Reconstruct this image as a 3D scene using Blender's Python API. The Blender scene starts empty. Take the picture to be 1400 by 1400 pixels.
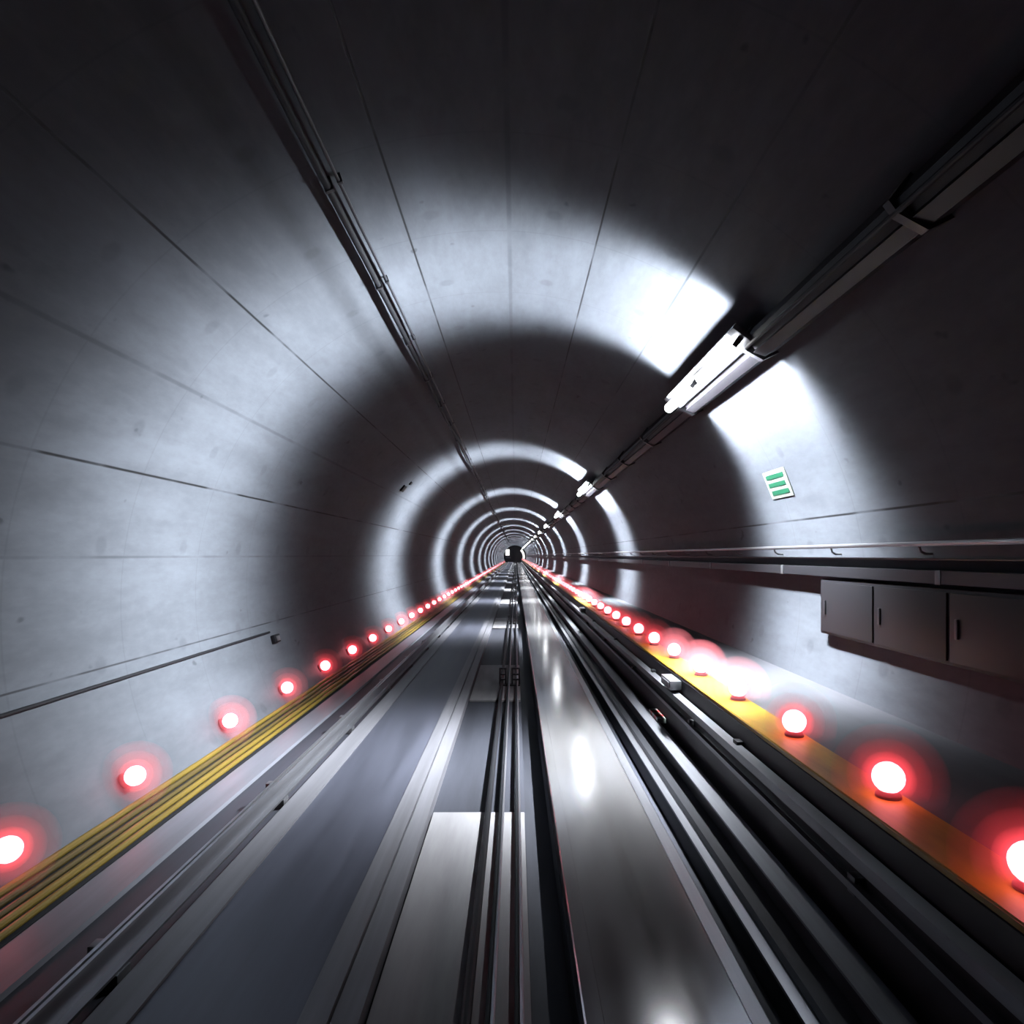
import bpy, bmesh, math, random
from mathutils import Vector, Matrix
random.seed(7)
SC = bpy.context.scene
COL = SC.collection
PI = math.pi
H = 2.22                      # eye height above the track slab
CX, CZ, R = -0.2, H - 0.44, 3.4   # tunnel bore
Y0, Y1 = -9.0, 204.0
FPX = 900.0

# ------------------------------------------------------------------ helpers
def rel(X, Z):                # offsets from the eye line -> (x, z)
    return (X, H + Z)

def bore(sx, sz, r=R):
    """point on the bore circle (radius r) in the direction (sx, sz) seen along the tunnel from the eye line"""
    # |t*(sx,sz) - (CX, CZ-H)| = r
    cx, cz = CX, CZ - H
    a = sx*sx + sz*sz; b = -2*(sx*cx + sz*cz); c = cx*cx + cz*cz - r*r
    t = (-b + math.sqrt(b*b - 4*a*c)) / (2*a)
    return (t*sx, H + t*sz)

def ang(p): return math.atan2(p[1] - CZ, p[0] - CX)
def pol(a, r): return (CX + r*math.cos(a), CZ + r*math.sin(a))

def finish(bm, sharp=32):
    bmesh.ops.recalc_face_normals(bm, faces=bm.faces)
    lim = math.radians(sharp)
    for f in bm.faces: f.smooth = True
    for e in bm.edges:
        if len(e.link_faces) == 2:
            e.smooth = e.calc_face_angle(0) < lim
        else: e.smooth = False

def obj(name, bm, mat, parent=None, loc=None):
    finish(bm)
    me = bpy.data.meshes.new(name); bm.to_mesh(me); bm.free()
    o = bpy.data.objects.new(name, me); COL.objects.link(o)
    if mat: me.materials.append(mat)
    if parent: o.parent = parent
    if loc: o.location = loc
    return o

def empty(name, loc=(0, 0, 0)):
    o = bpy.data.objects.new(name, None); COL.objects.link(o)
    o.location = loc; o.empty_display_size = .1
    return o

def tag(o, label=None, cat=None, group=None, kind=None):
    if label: o['label'] = label
    if cat: o['category'] = cat
    if group: o['group'] = group
    if kind: o['kind'] = kind
    return o

def a_extrude(bm, pts, y0, y1, n=1, wob=None):
    rings = []
    for k in range(n+1):
        y = y0 + (y1-y0)*k/n
        dx, dz = wob(y) if wob else (0, 0)
        rings.append([bm.verts.new((x+dx, y, z+dz)) for x, z in pts])
    m = len(pts)
    for a, b in zip(rings, rings[1:]):
        for i in range(m):
            bm.faces.new((a[i], a[(i+1) % m], b[(i+1) % m], b[i]))
    bm.faces.new(rings[0]); bm.faces.new(rings[-1][::-1])

def a_box(bm, x0, x1, y0, y1, z0, z1, mat=None, bev=0):
    vs = [bm.verts.new(p) for p in ((x0,y0,z0),(x1,y0,z0),(x1,y1,z0),(x0,y1,z0),(x0,y0,z1),(x1,y0,z1),(x1,y1,z1),(x0,y1,z1))]
    fs = [bm.faces.new([vs[i] for i in q]) for q in ((0,3,2,1),(4,5,6,7),(0,1,5,4),(1,2,6,5),(2,3,7,6),(3,0,4,7))]
    if mat is not None:
        for v in vs: v.co = mat @ v.co
    if bev:
        es = list({e for f in fs for e in f.edges})
        bmesh.ops.bevel(bm, geom=es, offset=bev, segments=2, affect='EDGES', profile=.6)

def circ(cx, cz, r, n=10, a0=0):
    return [(cx + r*math.cos(a0+2*PI*i/n), cz + r*math.sin(a0+2*PI*i/n)) for i in range(n)]

def a_lathe(bm, prof, n=20, M=None):
    """profile [(r, h)] around local z"""
    M = M or Matrix()
    rings = []
    for r, h in prof:
        if r < 1e-6: rings.append([bm.verts.new(M @ Vector((0, 0, h)))])
        else: rings.append([bm.verts.new(M @ Vector((r*math.cos(2*PI*i/n), r*math.sin(2*PI*i/n), h))) for i in range(n)])
    for a, b in zip(rings, rings[1:]):
        for i in range(n):
            j = (i+1) % n
            if len(a) == 1 and len(b) == 1: continue
            if len(a) == 1: bm.faces.new((a[0], b[i], b[j]))
            elif len(b) == 1: bm.faces.new((a[i], a[j], b[0]))
            else: bm.faces.new((a[i], a[j], b[j], b[i]))

def a_tube(bm, pts, r, n=8):
    pts = [Vector(p) for p in pts]
    prev = None; first = None
    for k, p in enumerate(pts):
        t = (pts[min(k+1, len(pts)-1)] - pts[max(k-1, 0)]).normalized()
        u = t.cross(Vector((0, 0, 1)))
        if u.length < 1e-3: u = t.cross(Vector((1, 0, 0)))
        u.normalize(); w = u.cross(t)
        ring = [bm.verts.new(p + r*(math.cos(2*PI*i/n)*u + math.sin(2*PI*i/n)*w)) for i in range(n)]
        if prev:
            for i in range(n):
                bm.faces.new((prev[i], prev[(i+1) % n], ring[(i+1) % n], ring[i]))
        else: first = ring
        prev = ring
    bm.faces.new(first[::-1]); bm.faces.new(prev)

def profile(name, pts, mat, parent=None, y0=Y0, y1=197.65, n=1, wob=None):
    bm = bmesh.new(); a_extrude(bm, pts, y0, y1, n, wob)
    return obj(name, bm, mat, parent)

def rect(x0, x1, z0, z1): return [(x0, z0), (x1, z0), (x1, z1), (x0, z1)]

# ------------------------------------------------------------------ materials
def mat(name, col, rough=.6, metal=0., noise=0., scale=(2, .4, 2), bump=0., spec=.5, noise2=0., rough_var=0.):
    m = bpy.data.materials.new(name); m.use_nodes = True
    nt = m.node_tree; b = nt.nodes['Principled BSDF']
    b.inputs['Base Color'].default_value = (*col, 1); b.inputs['Roughness'].default_value = rough
    b.inputs['Metallic'].default_value = metal; b.inputs['Specular IOR Level'].default_value = spec
    if noise:
        g = nt.nodes.new('ShaderNodeNewGeometry')
        mp = nt.nodes.new('ShaderNodeMapping'); mp.inputs['Scale'].default_value = scale
        nt.links.new(g.outputs['Position'], mp.inputs['Vector'])
        nz = nt.nodes.new('ShaderNodeTexNoise'); nz.inputs['Scale'].default_value = 1; nz.inputs['Detail'].default_value = 6
        nz.inputs['Roughness'].default_value = .6
        nt.links.new(mp.outputs[0], nz.inputs['Vector'])
        mr = nt.nodes.new('ShaderNodeMapRange'); mr.inputs['From Min'].default_value = .3; mr.inputs['From Max'].default_value = .7
        mr.inputs['To Min'].default_value = 1-noise; mr.inputs['To Max'].default_value = 1+noise
        nt.links.new(nz.outputs['Fac'], mr.inputs['Value'])
        mx = nt.nodes.new('ShaderNodeVectorMath'); mx.operation = 'SCALE'; mx.inputs[0].default_value = col
        nt.links.new(mr.outputs[0], mx.inputs['Scale'])
        nt.links.new(mx.outputs[0], b.inputs['Base Color'])
        if rough_var:
            m2 = nt.nodes.new('ShaderNodeMapRange'); m2.inputs['From Min'].default_value = .3; m2.inputs['From Max'].default_value = .7
            m2.inputs['To Min'].default_value = rough-rough_var; m2.inputs['To Max'].default_value = rough+rough_var
            nt.links.new(nz.outputs['Fac'], m2.inputs['Value']); nt.links.new(m2.outputs[0], b.inputs['Roughness'])
        if bump:
            bp = nt.nodes.new('ShaderNodeBump'); bp.inputs['Strength'].default_value = bump; bp.inputs['Distance'].default_value = .01
            nt.links.new(nz.outputs['Fac'], bp.inputs['Height']); nt.links.new(bp.outputs[0], b.inputs['Normal'])
    return m

def emit(name, col, strength):
    m = bpy.data.materials.new(name); m.use_nodes = True
    b = m.node_tree.nodes['Principled BSDF']
    b.inputs['Base Color'].default_value = (*[min(1, c) for c in col], 1)
    b.inputs['Emission Color'].default_value = (*col, 1); b.inputs['Emission Strength'].default_value = strength
    return m

def lining_material():
    """concrete segment lining: mottled, with longitudinal joints, ring joints and bolt pockets"""
    m = bpy.data.materials.new('segment_concrete'); m.use_nodes = True
    nt = m.node_tree; N = nt.nodes.new; L = nt.links.new
    b = nt.nodes['Principled BSDF']
    b.inputs['Roughness'].default_value = .6; b.inputs['Specular IOR Level'].default_value = .2
    g = N('ShaderNodeNewGeometry'); sp = N('ShaderNodeSeparateXYZ'); L(g.outputs['Position'], sp.inputs[0])
    def M(op, a, bb=None, c=None):
        n = N('ShaderNodeMath'); n.operation = op
        for i, v in enumerate((a, bb, c)):
            if v is None: continue
            if isinstance(v, (int, float)): n.inputs[i].default_value = v
            else: L(v, n.inputs[i])
        return n.outputs[0]
    def ramp(v, a0, a1, o0, o1):
        n = N('ShaderNodeMapRange'); n.interpolation_type = 'SMOOTHSTEP'
        for k, x in zip(('From Min', 'From Max', 'To Min', 'To Max'), (a0, a1, o0, o1)): n.inputs[k].default_value = x
        L(v, n.inputs['Value']); return n.outputs[0]
    def noise(scale, detail=5, rough=.55):
        mp = N('ShaderNodeMapping'); mp.inputs['Scale'].default_value = scale; L(g.outputs['Position'], mp.inputs['Vector'])
        n = N('ShaderNodeTexNoise'); n.inputs['Scale'].default_value = 1; n.inputs['Detail'].default_value = detail
        n.inputs['Roughness'].default_value = rough; L(mp.outputs[0], n.inputs['Vector']); return n.outputs['Fac']
    a = M('ARCTAN2', M('SUBTRACT', sp.outputs['Z'], CZ), M('SUBTRACT', sp.outputs['X'], CX))
    y = sp.outputs['Y']
    joints = []
    # (direction seen from the eye line, half width m, depth of tone)
    for sx, sz, w, s in ((-1.1, 1, .010, .85), (-4.6, 1, .011, .9), (-.335, 1, .009, .85), (.258, 1, .008, .8), (1, .1235, .010, .9),
                         (-.02, 1, .02, .25), (-1.97, 1, .018, .3), (-1, -.005, .012, .35), (-3.66, -1, .008, .7), (.62, 1, .010, .5)):
        d = M('MULTIPLY', M('ABSOLUTE', M('SUBTRACT', a, ang(bore(sx, sz)))), R)
        joints.append(M('MULTIPLY', ramp(d, w*.4, w*1.5, 1, 0), s))
    jt = joints[0]
    for j in joints[1:]: jt = M('MAXIMUM', jt, j)
    jt = M('MULTIPLY', jt, ramp(noise((.6, .9, .6), 3), .36, .52, .25, 1))
    # ring joints every 1.4 m
    yr = M('ABSOLUTE', M('SUBTRACT', M('FLOORED_MODULO', M('ADD', y, .3), 1.4), .7))
    rj = M('MULTIPLY', ramp(yr, .004, .016, 1, 0), .09)
    # bolt pockets, two per segment width
    ua = M('SUBTRACT', M('FLOORED_MODULO', M('MULTIPLY', a, R), 1.07), .53)
    uy = M('SUBTRACT', M('FLOORED_MODULO', M('ADD', y, .65), 1.4), .7)
    dd = M('SQRT', M('ADD', M('MULTIPLY', ua, ua), M('MULTIPLY', uy, uy)))
    bolt = M('MULTIPLY', ramp(dd, .045, .10, 1, 0), .16)
    # long soft stains running along the bore
    n1 = noise((.9, .12, .9), 5); n2 = noise((3.2, .8, 3.2), 6, .65); n3 = noise((14, 6, 14), 4)
    tone = M('ADD', M('ADD', M('MULTIPLY', n1, .5), M('MULTIPLY', n2, .42)), M('MULTIPLY', n3, .16))
    tone = ramp(tone, .36, .74, .72, 1.18)
    st = M('MULTIPLY', M('ABSOLUTE', M('SUBTRACT', a, ang(bore(-.67, 1)))), R)
    tone = M('MULTIPLY', tone, ramp(st, .03, .16, .72, 1))
    spots = noise((5, 3, 5), 2)
    tone = M('MULTIPLY', tone, ramp(spots, .70, .78, 1, .55))
    dark = M('MAXIMUM', M('MAXIMUM', jt, rj), bolt)
    tone = M('MULTIPLY', tone, M('SUBTRACT', 1, dark))
    vm = N('ShaderNodeVectorMath'); vm.operation = 'SCALE'; vm.inputs[0].default_value = WALL
    L(tone, vm.inputs['Scale']); L(vm.outputs[0], b.inputs['Base Color'])
    bp = N('ShaderNodeBump'); bp.inputs['Strength'].default_value = .25; bp.inputs['Distance'].default_value = .01
    L(M('SUBTRACT', n2, M('MULTIPLY', dark, .8)), bp.inputs['Height']); L(bp.outputs[0], b.inputs['Normal'])
    return m

WALL = (.102, .114, .136)
M_LIN = lining_material()
M_FLOOR = mat('dark_slab', (.035, .038, .050), .6, 0, .35, (3, .25, 3), .2, .3)
M_PAD = mat('pale_pad', (.30, .30, .32), .55, 0, .22, (4, .5, 4), .2, .4)
M_STEEL = mat('worn_steel', (.60, .60, .62), .15, .85, .10, (6, .8, 6), .03, .5, rough_var=.035)
M_STEEL2 = mat('dull_track', (.075, .081, .108), .45, .3, .30, (4, .3, 4), .1, .5, rough_var=.06)
M_EDGE = mat('track_edge', (.165, .168, .19), .5, .2, .2, (8, .3, 8), .1)
M_DARK = mat('black_steel', (.022, .023, .028), .45, .3, .3, (6, .5, 6))
M_RAIL = mat('grey_rail', (.27, .28, .31), .38, .8, .2, (8, .4, 8))
M_GREY = mat('grey_metal', (.14, .145, .16), .45, .5, .2, (5, 1, 5))
M_CABLE = mat('black_cable', (.010, .011, .014), .6, spec=.2)
M_BLACK = mat('black_lacquer', (.012, .012, .015), .55, 0, 0, spec=.25)
M_CABLE2 = mat('grey_cable', (.022, .024, .03), .4)
M_YELLOW = mat('yellow_sheath', (.15, .105, .016), .5, 0, .25, (8, .8, 8))
M_OLIVE = mat('olive_sheath', (.075, .055, .014), .5, 0, .25, (8, .8, 8))
M_PAINT = mat('yellow_paint', (.42, .25, .012), .5, 0, .25, (6, 1.2, 6))
M_WALK = mat('walkway_concrete', (.075, .078, .092), .55, 0, .22, (3, .5, 3), .2, .4)
M_KERB = mat('kerb_concrete', (.13, .137, .165), .5, 0, .2, (5, .4, 5), .1)
M_WHITE = mat('pale_plate', (.22, .25, .235), .45)
M_GREEN = mat('green_print', (.008, .085, .045), .45)
M_RED = mat('red_print', (.45, .03, .03), .45)
M_LAMP = emit('white_tube_glow', (.96, .98, 1), 18)
M_REDL = emit('red_bulb_glow', (1, .17, .20), 14)
def halo_medium(name, dens, absorb):  # scattering volume added to give the red bulbs a soft halo
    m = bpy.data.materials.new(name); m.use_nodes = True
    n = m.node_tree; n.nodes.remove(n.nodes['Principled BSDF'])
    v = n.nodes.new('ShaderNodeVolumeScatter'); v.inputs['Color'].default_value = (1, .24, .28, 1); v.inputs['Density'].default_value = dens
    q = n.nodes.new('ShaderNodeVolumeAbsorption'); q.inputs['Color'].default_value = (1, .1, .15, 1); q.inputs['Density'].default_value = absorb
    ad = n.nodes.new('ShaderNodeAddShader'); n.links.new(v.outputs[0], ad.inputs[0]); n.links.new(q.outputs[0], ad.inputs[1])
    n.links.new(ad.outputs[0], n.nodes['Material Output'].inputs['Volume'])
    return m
HALO = [halo_medium('thin_red_halo', .75, .25), halo_medium('red_halo', 1.5, .5), halo_medium('dense_red_halo', 3.4, 1.0)]
M_LIT = emit('station_glow', (1, .99, .95), 1.3)  # emission in place of light shining out of the station

# ------------------------------------------------------------------ setting
def sector(name, a0, a1, n=40):
    a0, a1 = math.radians(a0), math.radians(a1)
    inner = [pol(a0+(a1-a0)*i/n, R) for i in range(n+1)]
    outer = [pol(a1+(a0-a1)*i/n, R+.3) for i in range(n+1)]
    o = profile(name, inner+outer, M_LIN, None, Y0, Y1)
    return tag(o, kind='structure')
sector('ceiling', 35, 145, 56)
sector('wall_right', -38, 35)
sector('wall_left', 145, 218)

# floor slab with a dark trench beside the right-hand track and one beside the guide rail
fl = [(-3.1, 0), (-.05-.03, 0), (.08, 0), (.08, -.22), (.30, -.22), (.30, 0), (1.16, 0), (1.16, -.16), (1.36, -.16), (1.36, 0), (2.66, 0), (2.66, -.4), (-3.1, -.4)]
tag(profile('floor', fl, M_FLOOR, None, Y0, Y1), kind='structure')

# far end: bulkhead where the bore meets the station
YE = 198.0
bm = bmesh.new()
a_extrude(bm, [pol(2*PI*i/48, R+.02) for i in range(48)], YE, YE+.4)
tag(obj('wall_back', bm, M_DARK), kind='structure')

# ------------------------------------------------------------------ tracks
lt = empty('running_track', (-1.3, Y0, 0)); 
tag(lt, 'dull dark running track with paler raised edges, left of the central cables', 'track')
def part(name, pts, m, root, **k):
    o = profile(name, pts, m, None, **k); o.parent = root; o.matrix_parent_inverse = Matrix.Translation(-Vector(root.location)); return o
part('track_surface', [(-1.745, 0), (-.985, 0), (-.985, .105), (-1.745, .105)], M_STEEL2, lt)
part('outer_edge', [(-1.955, 0), (-1.747, 0), (-1.747, .12), (-1.945, .12)], M_EDGE, lt)
part('inner_edge', [(-.983, 0), (-.85, 0), (-.85, .12), (-.983, .12)], M_EDGE, lt)
part('edge_flange', [(-.842, 0), (-.715, 0), (-.72, .085), (-.842, .10)], M_EDGE, lt)

rt = empty('running_track', (.73, Y0, 0))
tag(rt, 'broad shiny steel running track mirroring the lamps, right of the central cables', 'track')
part('track_surface', [(.40, 0), (1.06, 0), (1.06, .115), (.40, .115)], M_STEEL, rt)
part('inner_edge', [(.31, -.2), (.398, -.2), (.398, .12), (.318, .12), (.31, .112)], M_STEEL, rt)
part('outer_edge', [(1.062, -.15), (1.15, -.15), (1.15, .112), (1.142, .12), (1.062, .12)], M_RAIL, rt)

# centre pads
k = 0
yp = 9.95
pads = [(.4, 5.6)] + [(9.95+9.85*i, 13.1+9.85*i) for i in range(19)]
PN = ['nearest pale concrete pad between the two tracks, under the thin cables', 'second pale concrete pad between the tracks, carrying the nearest black cable support',
      'third pale concrete pad between the tracks, carrying the second black cable support', 'fourth pale concrete pad between the tracks, carrying the third black cable support']
pad0 = None
for i, (a, b) in enumerate(pads):
    bm = bmesh.new(); a_box(bm, -.70, .075, -(b-a)/2, (b-a)/2, 0, .035, bev=.008)
    o = obj('concrete_pad', bm, M_PAD, None, (0, (a+b)/2, 0))
    tag(o, PN[i] if i < len(PN) else 'small far concrete pad of the row between the tracks, deep in the tunnel', 'concrete pad', 'concrete pads between the tracks')

# central cables
def wire(name, x, z, r, m, label, y0=Y0, y1=197.65, cat='cable', wob=None, n=1):
    o = profile(name, circ(x, z, r, 10), m, None, y0, y1, n, wob)
    return tag(o, label, cat)
wire('cable', -.228, .10, .026, M_CABLE, 'thick black cable running down the middle pads, beside the dull left track')
wire('guide_wire', -.105, .105, .011, M_RAIL, 'thin bright wire in the middle of the track, nearer the black cable')
wire('guide_wire', .03, .105, .011, M_RAIL, 'thin bright wire in the middle of the track, nearer the dark trench')
wire('cable', -.128, .092, .014, M_CABLE, 'slim black cable hugging the bright wire nearer the thick black cable')
wire('cable', .008, .092, .014, M_CABLE, 'slim black cable hugging the bright wire nearer the dark trench')

# black cable supports
def make_support():
    t = empty('cable_support')
    bm = bmesh.new(); a_box(bm, -.27, .07, -.07, .07, .035, .06, bev=.004); obj('base_plate', bm, M_DARK, t)
    for x in (-.262, -.168, -.058, .062):
        bm = bmesh.new(); a_box(bm, x-.014, x+.014, -.035, .035, .055, .33, bev=.005); obj('post', bm, M_DARK, t)
    for z in (.135, .22, .32):
        bm = bmesh.new(); a_box(bm, -.265, -.165, -.025, .025, z-.012, z+.012, bev=.004); obj('crossbar', bm, M_DARK, t)
        bm = bmesh.new(); a_box(bm, -.06, .065, -.025, .025, z-.012, z+.012, bev=.004); obj('crossbar', bm, M_DARK, t)
    return t
def copy_tree(root):
    r = root.copy(); COL.objects.link(r)
    for ch in root.children:
        c = ch.copy(); COL.objects.link(c); c.parent = r
        for g in ch.children:
            d = g.copy(); COL.objects.link(d); d.parent = c
    return r
ORD = ['nearest', 'second', 'third', 'fourth', 'fifth', 'sixth', 'seventh', 'eighth', 'ninth', 'tenth', 'eleventh', 'twelfth']
s0 = make_support()
for i in range(12):
    t = s0 if i == 0 else copy_tree(s0)
    t.location = (0, 11.05+9.85*i, 0)
    tag(t, f'{ORD[i]} black cable support on the pads between the tracks' if i < 5 else 'tiny far black cable support between the tracks, deep in the tunnel', 'cable support', 'black cable supports between the tracks')

# ------------------------------------------------------------------ guide rails
def child_copies(root, first, ys):
    for i, y in enumerate(ys):
        c = first if i == 0 else first.copy()
        if i: COL.objects.link(c); c.parent = root
        c.location = (0, y, 0)

g = empty('guide_rail'); tag(g, 'thin grey steel guide rail beside the dull running track, near the yellow cables', 'rail')
profile('rail_beam', [(-2.115, .235), (-2.06, .235), (-2.06, .25), (-2.08, .25), (-2.08, .10), (-2.03, .10), (-2.03, .085), (-2.15, .085), (-2.15, .10), (-2.095, .10), (-2.095, .25), (-2.115, .25)][::-1], M_RAIL, g)
bm = bmesh.new(); a_box(bm, -2.24, -2.02, -.06, .06, 0, .085, bev=.01); a_box(bm, -2.19, -2.12, -.04, .04, .08, .22, bev=.008)
child_copies(g, obj('bracket', bm, M_GREY, g), [1.0+2.4*i for i in range(40)])

g = empty('guide_rail'); tag(g, 'grey steel guide rail with a broad pale top below the walkway', 'rail')
profile('rail_beam', [(1.545, .235), (1.695, .235), (1.695, .25), (1.545, .25)], M_RAIL, g)
profile('rail_web', [(1.605, .06), (1.635, .06), (1.635, .2345), (1.605, .2345)], M_DARK, g)
profile('rail_foot', [(1.43, .03), (1.70, .03), (1.70, .06), (1.45, .06)], M_DARK, g)
bm = bmesh.new(); a_box(bm, 1.52, 1.76, -.07, .07, 0, .03, bev=.006); a_box(bm, 1.64, 1.74, -.05, .05, .06, .2, bev=.008)
child_copies(g, obj('bracket', bm, M_GREY, g), [1.6+2.4*i for i in range(40)])

o = profile('trench_rail', [(1.36, 0), (1.445, 0), (1.445, .012), (1.42, .028), (1.40, .028), (1.36, .02)], M_RAIL, None)
tag(o, 'low narrow pale metal strip between the shiny track and the guide rail', 'rail')

# walkway
wk = [(1.80, .0), (2.62, 0)] + [pol(a, R-.003) for a in [math.asin((0-CZ)/R)+(math.asin((.91-CZ)/R)-math.asin((0-CZ)/R))*i/10 for i in range(11)]] + [(1.812, .91), (1.80, .898)]
w = empty('walkway'); tag(w, 'raised grey concrete side walkway along the wall with a yellow painted edge', 'walkway')
profile('walkway_slab', wk, M_WALK, w)
profile('edge_strip', [(1.795, .912), (2.10, .912), (2.10, .917), (1.80, .917), (1.795, .912)][:4], M_PAINT, w)
profile('nosing', [(1.79, .885), (1.7995, .885), (1.7995, .9115), (1.79, .9115)], M_PAINT, w)
profile('side_face', [(1.785, .02), (1.7985, .02), (1.7985, .88), (1.785, .88)], M_BLACK, w)

# conductor rails on the walkway face
cr = empty('conductor_rail'); tag(cr, 'upper grey conductor rail on the dark side of the walkway', 'rail')
profile('rail_bar', [(1.69, .66), (1.765, .67), (1.765, .735), (1.69, .725)], M_GREY, cr)
bm = bmesh.new(); a_box(bm, 1.73, 1.785, -.05, .05, .64, .76, bev=.01)
child_copies(cr, obj('insulator', bm, M_DARK, cr), [2.0+3.2*i for i in range(30)])
cr = empty('conductor_rail'); tag(cr, 'lower narrow conductor rail on the dark side of the walkway', 'rail')
profile('rail_bar', [(1.715, .50), (1.75, .50), (1.75, .54), (1.715, .54)], M_GREY, cr)
bm = bmesh.new(); a_box(bm, 1.73, 1.785, -.04, .04, .47, .57, bev=.008)
child_copies(cr, obj('insulator', bm, M_DARK, cr), [3.4+3.2*i for i in range(30)])

# small boxes on the walkway side
def pale_box(y, label):
    bm = bmesh.new(); a_box(bm, 1.66, 1.785, y-.22, y+.22, .765, .865, bev=.012)
    t = obj('junction_box', bm, M_GREY); tag(t, label, 'junction box', 'junction boxes on the walkway side')
    bm = bmesh.new(); a_box(bm, 1.652, 1.66, y-.17, y+.17, .785, .845, bev=.003); obj('lid', bm, M_RAIL, t)
pale_box(7.3, 'nearer grey junction box under the yellow walkway edge'); pale_box(17, 'farther grey junction box under the yellow walkway edge')
t = empty('marker_plate', (1.72, 8.0, .30)); tag(t, 'small red and white striped plate between guide rail and walkway', 'marker plate')
for i in range(5):
    bm = bmesh.new(); a_box(bm, -.05, .05, -.25+.1*i, -.15+.1*i, -.06, .0, bev=.002)
    obj('stripe', bm, (M_RED, M_WHITE)[(i+1) % 2], t)

# ------------------------------------------------------------------ left wall foot: kerb and yellow cables
o = profile('kerb', [(-2.845, 0), (-2.56, 0), (-2.57, .03), (-2.845, .045)], M_KERB, None)
tag(o, 'low pale concrete kerb beside the yellow cables at the wall foot', 'kerb')
shelf = [(-2.90, .0), (-2.87, .0), (-2.90, .05)] + [pol(ang((-3.19, .155)), R-.004), pol(ang((-3.09, .0)), R-.004)]
o = profile('cable_ledge', [(-2.875, 0), (-2.875, .03), pol(PI+math.asin((CZ-.15)/R), R-.004), pol(PI+math.asin((CZ-.06)/R), R-.004), pol(PI+math.asin((CZ-.0)/R), R-.004)], M_DARK, None)
tag(o, 'dark sloping ledge at the foot of the wall carrying yellow cables', 'ledge')
top = Vector(pol(PI+math.asin((CZ-.15)/R), R-.004)); bot = Vector((-2.875, .03)); nrm = Vector((-(bot-top).y, (bot-top).x)).normalized()
if nrm.y < 0: nrm = -nrm
CL = ['topmost yellow cable on the ledge, touching the wall', 'second yellow cable down on the wall ledge', 'dull olive cable in the middle of the yellow bundle on the ledge', 'fourth cable of the yellow bundle on the ledge, bright yellow', 'lowest yellow cable on the ledge, next to the pale kerb']
for i in range(5):
    r = (.026, .024, .02, .026, .024)[i]
    p = top.lerp(bot, .12+.19*i) + nrm*(r+.006)
    o = wire('yellow_cable' if i != 2 else 'olive_cable', p.x, p.y, r, M_YELLOW if i in (0, 3, 4) else M_OLIVE, CL[i],
             wob=lambda y, i=i: (.002*math.sin(y*1.3+i*2), .002*math.sin(y*1.7+i)), n=120)
    o['group'] = 'cables on the wall ledge'

# thin hose on the left wall with a socket box
a0 = ang(bore(-3.2, -1))
px, pz = pol(a0, R-.016)
wire('wall_cable', px, pz, .016, M_CABLE, 'thin dark cable low on the wall, ending at a small socket box', Y0, 9.4)
a1 = ang(bore(-2.88, -1))
def on_wall(a, r, y):          # local frame: x along the tunnel, y up the curve, z off the wall
    n = Vector((-math.cos(a), 0, -math.sin(a))); u = Vector((0, 1, 0)); v = n.cross(u)
    M = Matrix((u, v, n)).transposed().to_4x4(); p = pol(a, r); M.translation = (p[0], y, p[1]); return M
Mw = on_wall(a1, R, 9.55)
bm = bmesh.new(); a_box(bm, -.11, .11, -.06, .06, 0, .06, Mw, bev=.01)
t = obj('socket_box', bm, M_CABLE); tag(t, 'small black socket box low on the wall at the end of the thin cable', 'socket')
bm = bmesh.new(); a_box(bm, -.06, .06, -.035, .035, .06, .075, Mw, bev=.004); obj('cover', bm, M_GREY, t)
Mw = on_wall(ang(bore(-1.68, 1)), R, 16.6)
bm = bmesh.new(); a_box(bm, -.16, .16, -.09, .09, 0, .05, Mw, bev=.02); a_box(bm, .25, .45, .16, .26, 0, .04, Mw, bev=.02)
t = obj('wall_bracket', bm, M_CABLE); tag(t, 'small black bracket high on the wall past the first bright ring', 'bracket')

# ------------------------------------------------------------------ ceiling cables on the left
def clipped_cable(name, sx, r, m, off, label, wob):
    c = empty(name); tag(c, label, 'cable', 'ceiling cables')
    p = bore(sx, 1, R-off)
    profile('sheath', circ(p[0], p[1], r, 12), m, c, Y0, 197.65, 260, wob)
    n = Vector((p[0]-CX, p[1]-CZ)).normalized()
    bm = bmesh.new()
    q = Vector(p)
    M = Matrix.Translation((p[0], 0, p[1])) @ Matrix.Rotation(-(math.atan2(n.y, n.x)-PI/2), 4, 'Y')
    a_box(bm, -r-.008, r+.008, -.018, .018, -r-.006, off+.0, M, bev=.003)
    child_copies(c, obj('clip', bm, M_DARK, c), [1.3+1.75*i for i in range(60)])
clipped_cable('ceiling_cable', -.508, .027, M_CABLE, .07, 'thick black cable along the ceiling, the one nearer the wall', lambda y: (.008*math.sin(y*.9), .006*math.sin(y*1.31)))
clipped_cable('ceiling_cable', -.470, .013, M_CABLE2, .05, 'thin grey cable along the ceiling beside the thick black one', lambda y: (.006*math.sin(y*.8+1), .006*math.sin(y*1.1)))

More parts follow.
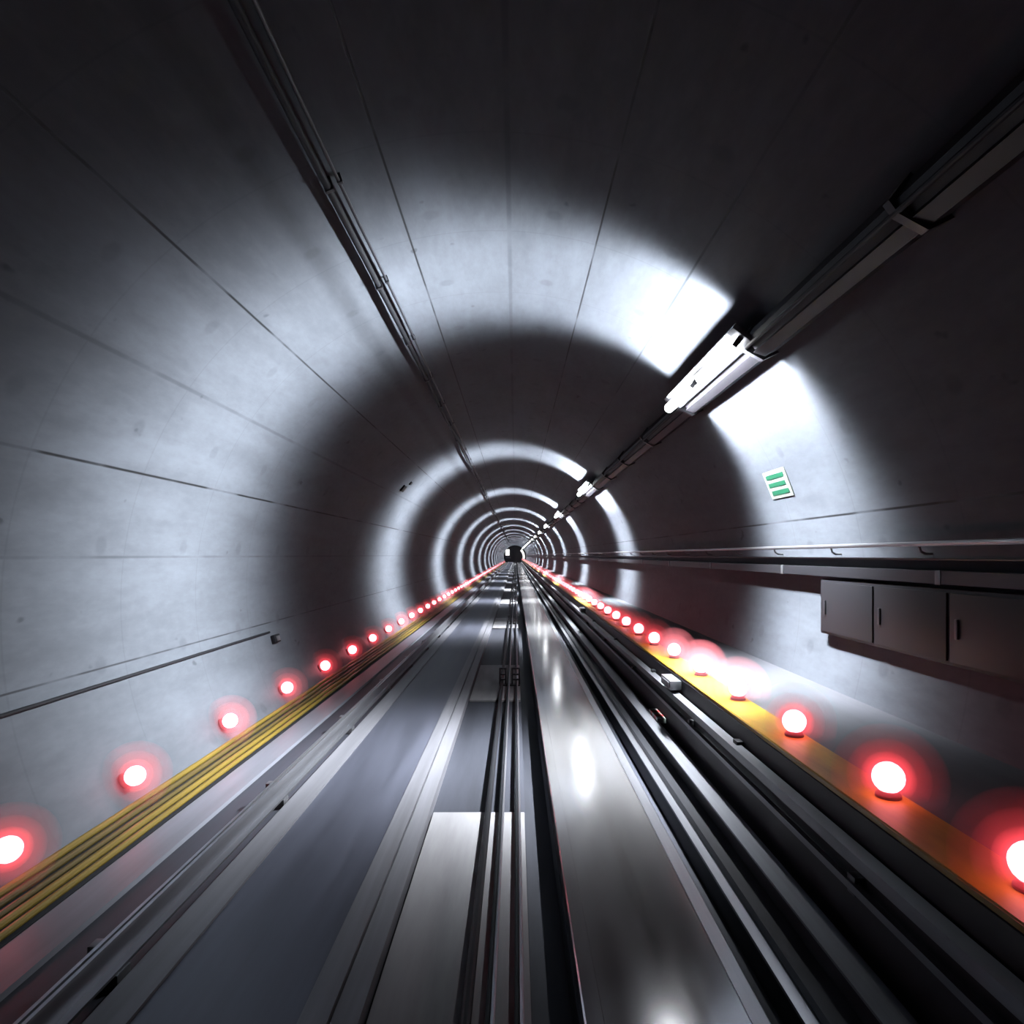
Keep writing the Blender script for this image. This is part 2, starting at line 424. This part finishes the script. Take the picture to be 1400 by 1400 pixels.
# ------------------------------------------------------------------ right wall: handrail and cable duct
hr = empty('handrail'); tag(hr, 'slim pale metal handrail along the wall above the walkway', 'handrail')
profile('rail_tube', circ(3.06, H+.085, .02, 10), M_RAIL, hr, Y0, 197.65)
bm = bmesh.new(); a_tube(bm, [(3.06, 0, H+.085), (3.075, 0, H+.03), (3.11, 0, H+.01), (3.165, 0, H+.01)], .01)
child_copies(hr, obj('bracket', bm, M_GREY, hr), [2.2+1.4*i for i in range(80)])
du = empty('cable_duct'); tag(du, 'dark flat cable duct fixed to the wall just below the handrail', 'cable duct')
profile('duct_body', [(3.08, H-.21), (3.175, H-.21), (3.175, H-.115), (3.08, H-.115)], M_DARK, du, Y0, 197.65)
bm = bmesh.new(); a_box(bm, 3.073, 3.08, -.03, .03, H-.215, H-.11, bev=.003)
child_copies(du, obj('clip', bm, M_GREY, du), [2.0+2.8*i for i in range(40)])
# clips between
cb = wire('wall_cable', 3.165, H-.03, .012, M_CABLE2, 'thin grey cable on the wall between the handrail and the duct')

# dark cabinet below the duct, close by
t = empty('cabinet', (3.17, 5.2, H-.52)); tag(t, 'long dark cabinet on the wall under the duct, nearest the camera', 'cabinet')
def cab(name, x0, x1, y0, y1, z0, z1, m, bev=.01):
    bm = bmesh.new(); a_box(bm, x0, x1, y0, y1, z0, z1, bev=bev); return obj(name, bm, m, t)
cab('cabinet_body', -.07, .0, -1.5, 1.5, -.27, .28, M_BLACK, .02)
for i in range(3):
    d = cab('door', -.085, -.071, -1.46+.98*i, -.52+.98*i, -.24, .25, M_BLACK, .004)
    bm = bmesh.new(); a_box(bm, -.10, -.086, -.62+.98*i, -.59+.98*i, -.07, .07, bev=.004); obj('handle', bm, M_DARK, d)

# green sign
Mw = on_wall(ang(bore(360, 98)), R, 7.42)
t = empty('wall_sign'); tag(t, 'pale wall sign with three green bars above the handrail', 'sign')
bm = bmesh.new(); a_box(bm, -.30, .30, -.165, .165, .0, .014, Mw, bev=.004); obj('sign_plate', bm, M_WHITE, t)
for v, w0, w1 in ((.095, -.24, .22), (0, -.22, .24), (-.095, -.24, .24)):
    bm = bmesh.new(); a_box(bm, w0, w1, v-.026, v+.026, .0142, .018, Mw); obj('green_bar', bm, M_GREEN, t)

# ------------------------------------------------------------------ cable tray above right and the lamps
def sp(s, r): return bore(s, 1, r)
tr = empty('cable_tray'); tag(tr, 'dark steel cable tray running high along the wall behind the lamps', 'cable tray')
profile('tray_channel', [sp(1.045, R-.02), sp(1.07, R-.17), sp(1.105, R-.19), sp(1.115, R-.15), sp(1.165, R-.15), sp(1.175, R-.18), sp(1.255, R-.13), sp(1.275, R-.02)], M_BLACK, tr, Y0, 197.65)
p = sp(1.11, R-.2); profile('conduit', circ(p[0], p[1], .018, 10), M_CABLE, tr, Y0, 197.65)
bm = bmesh.new(); pa, pb = sp(1.04, R-.02), sp(1.27, R-.10)
a_extrude(bm, [sp(1.03, R-.01), sp(1.05, R-.20), sp(1.12, R-.215), sp(1.27, R-.16), sp(1.30, R-.01)], -.03, .03)
child_copies(tr, obj('bracket', bm, M_DARK, tr), [1.2+2.34*i for i in range(60)])

LPX, LPZ = 1.915, H+1.835
d_in = Vector((CX-LPX, 0, CZ-LPZ)).normalized()
d_in = Vector((-.60, 0, -.80)).normalized()
def make_lamp():
    t = empty('tunnel_lamp')
    # local frame: z towards the middle of the bore, y along the tunnel
    zax = d_in; yax = Vector((0, 1, 0)); xax = yax.cross(zax)
    F = Matrix((xax, yax, zax)).transposed().to_4x4()
    bm = bmesh.new(); a_box(bm, -.115, .115, -1.32, 1.32, -.13, -.075, F, bev=.012); obj('housing', bm, M_GREY, t)
    for y in (-.9, .9):
        bm = bmesh.new(); a_box(bm, -.04, .04, y-.05, y+.05, -.165, -.13, F, bev=.005); obj('mount', bm, M_DARK, t)
    for s in (-1, 1):
        bm = bmesh.new()
        y0, y1 = (.14, 1.26) if s > 0 else (-1.26, -.14)
        a_lathe(bm, [(0, y0), (.03, y0+.005), (.058, y0+.05), (.058, y1-.05), (.03, y1-.005), (0, y1)], 16, F @ Matrix.Rotation(-PI/2, 4, 'X'))
        obj('tube', bm, M_LAMP, t)
        for y in (y0, y1):
            bm = bmesh.new(); a_box(bm, -.025, .025, y-.014, y+.014, -.08, .02, F, bev=.004); obj('tube_holder', bm, M_GREY, t)
    return t
def lamp_light(y):
    zin = d_in; side = Vector((0, 1, 0)).cross(d_in)
    for dv, k in ((zin, 1.0), (side, SIDE_W), (-side, SIDE_W)):
        l = bpy.data.lights.new('tunnel_lamp_light', 'AREA'); l.shape = 'RECTANGLE'
        l.size = .06; l.size_y = 2.3; l.energy = LAMP_W*k; l.color = (.94, .97, 1.0)
        o = bpy.data.objects.new('tunnel_lamp_light', l); COL.objects.link(o)
        zax = -dv; yax = Vector((0, 1, 0)); xax = yax.cross(zax)
        M = Matrix((xax, yax, zax)).transposed().to_4x4()
        M.translation = Vector((LPX, y, LPZ)) + dv*.066; o.matrix_world = M
        # luminaire distribution: wide across the bore, narrow along it
        l.use_nodes = True; nt = l.node_tree; e = nt.nodes['Emission']
        g = nt.nodes.new('ShaderNodeNewGeometry'); s = nt.nodes.new('ShaderNodeSeparateXYZ'); nt.links.new(g.outputs['Incoming'], s.inputs[0])
        def mm(op, a, b):
            n = nt.nodes.new('ShaderNodeMath'); n.operation = op
            for i, v in enumerate((a, b)):
                if isinstance(v, (int, float)): n.inputs[i].default_value = v
                else: nt.links.new(v, n.inputs[i])
            return n.outputs[0]
        q = mm('SUBTRACT', 1, mm('MULTIPLY', s.outputs['Y'], s.outputs['Y']))
        nt.links.new(mm('POWER', q, LAMP_N if k == 1.0 else LAMP_N+4.5), e.inputs['Strength'])
LAMP_W, LAMP_N, SIDE_W = 2250, 11.0, .50
L0 = make_lamp()
LS = 11.7
LN = ['big glowing white twin tube lamp, the nearest on the cable tray', 'second white twin tube lamp along the cable tray', 'third white twin tube lamp along the cable tray',
      'fourth white twin tube lamp along the cable tray', 'fifth white twin tube lamp along the cable tray']
for i in range(17):
    t = L0 if i == 0 else copy_tree(L0)
    t.location = (LPX, 7.0+LS*i, LPZ)
    tag(t, LN[i] if i < len(LN) else 'far white lamp in the bright line of lamps deep in the tunnel', 'lamp', 'white tunnel lamps')
for i in range(-1, 17): lamp_light(7.0+LS*i)

# ------------------------------------------------------------------ red marker lamps
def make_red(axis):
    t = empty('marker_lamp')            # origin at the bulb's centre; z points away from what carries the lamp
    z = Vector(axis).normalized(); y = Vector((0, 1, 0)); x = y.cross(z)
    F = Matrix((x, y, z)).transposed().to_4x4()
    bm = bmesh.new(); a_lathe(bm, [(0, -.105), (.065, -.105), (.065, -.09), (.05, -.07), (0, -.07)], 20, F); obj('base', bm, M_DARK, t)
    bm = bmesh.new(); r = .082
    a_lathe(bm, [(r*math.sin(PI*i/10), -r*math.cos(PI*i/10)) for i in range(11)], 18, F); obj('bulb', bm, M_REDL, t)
    for (nm, r), m in zip((('outer_globe', .285), ('middle_globe', .205), ('inner_globe', .135)), HALO):  # surfaceless shells added round the bulb for its glow, not lamp parts
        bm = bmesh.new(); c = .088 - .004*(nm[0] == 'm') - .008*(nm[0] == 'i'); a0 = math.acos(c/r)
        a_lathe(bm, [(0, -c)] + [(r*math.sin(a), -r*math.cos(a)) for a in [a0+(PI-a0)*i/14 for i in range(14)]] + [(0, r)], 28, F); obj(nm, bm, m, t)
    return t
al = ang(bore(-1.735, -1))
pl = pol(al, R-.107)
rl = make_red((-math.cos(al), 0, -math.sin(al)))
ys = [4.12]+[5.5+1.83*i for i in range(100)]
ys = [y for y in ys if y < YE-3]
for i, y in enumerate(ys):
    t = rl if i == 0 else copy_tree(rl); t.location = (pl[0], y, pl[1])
    if i == 0: lb = 'red lamp low on the curved wall, cut by the picture edge'
    elif i < 12: lb = f'{ORD[i]} glowing red lamp counting inward along the curved wall above the yellow cables'
    else: lb = 'tiny far red lamp in the glowing line at the foot of the left wall'
    tag(t, lb, 'lamp', 'red marker lamps on the wall foot')
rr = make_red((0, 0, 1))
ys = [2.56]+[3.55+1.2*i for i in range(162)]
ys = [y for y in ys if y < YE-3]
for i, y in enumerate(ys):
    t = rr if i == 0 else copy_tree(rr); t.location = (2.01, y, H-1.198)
    if i == 0: lb = 'red lamp on the walkway, cut by the picture edge'
    elif i < 12: lb = f'{ORD[i]} glowing red lamp counting inward along the walkway beside its yellow edge'
    else: lb = 'tiny far red lamp in the glowing line along the walkway'
    tag(t, lb, 'lamp', 'red marker lamps on the walkway')

# ------------------------------------------------------------------ station end
def far_box(name, x0, x1, z0, z1, m, label, cat, y=YE):
    k = YE/FPX
    bm = bmesh.new(); a_box(bm, x0, x1, y-.3, y-.02, z0, z1, bev=.08)
    return tag(obj(name, bm, m), label, cat)
far_box('station_window', -3.05, -1.85, H-.1, H+1.75, M_LIT, 'bright white window at the far end of the tunnel', 'window')
far_box('station_ledge', -3.0, -1.45, H-1.0, H-.45, M_KERB, 'pale ledge under the bright window at the tunnel end', 'ledge')
bm = bmesh.new()
n = 14; inn = [pol(math.radians(-32+80*i/n), 2.35) for i in range(n+1)]; out = [pol(math.radians(48-80*i/n), 2.95) for i in range(n+1)]
a_extrude(bm, inn+out, YE-.3, YE-.02)
tag(obj('station_arch', bm, M_LIT), 'bright curved arch band at the far end of the tunnel', 'arch')  # band glows by itself, standing in for lining lit beyond the bulkhead

# ------------------------------------------------------------------ world, camera, colour
w = bpy.data.worlds.new('World'); SC.world = w; w.use_nodes = True
w.node_tree.nodes['Background'].inputs[0].default_value = (.05, .06, .08, 1); w.node_tree.nodes['Background'].inputs[1].default_value = .02
cam = bpy.data.cameras.new('Camera'); co = bpy.data.objects.new('Camera', cam); COL.objects.link(co)
co.location = (0, 0, H); co.rotation_euler = (PI/2, 0, 0)
cam.sensor_width = 36; cam.lens = 36*FPX/1400; cam.shift_x = -5/1400; cam.shift_y = 59/1400; cam.clip_end = 500; cam.clip_start = .05
SC.camera = co
vs = SC.view_settings; vs.view_transform = 'Standard'; vs.look = 'None'; vs.exposure = 0; vs.gamma = 1; vs.use_curve_mapping = False
SC.cycles.max_bounces = 6; SC.cycles.diffuse_bounces = 0; SC.cycles.sample_clamp_indirect = 8
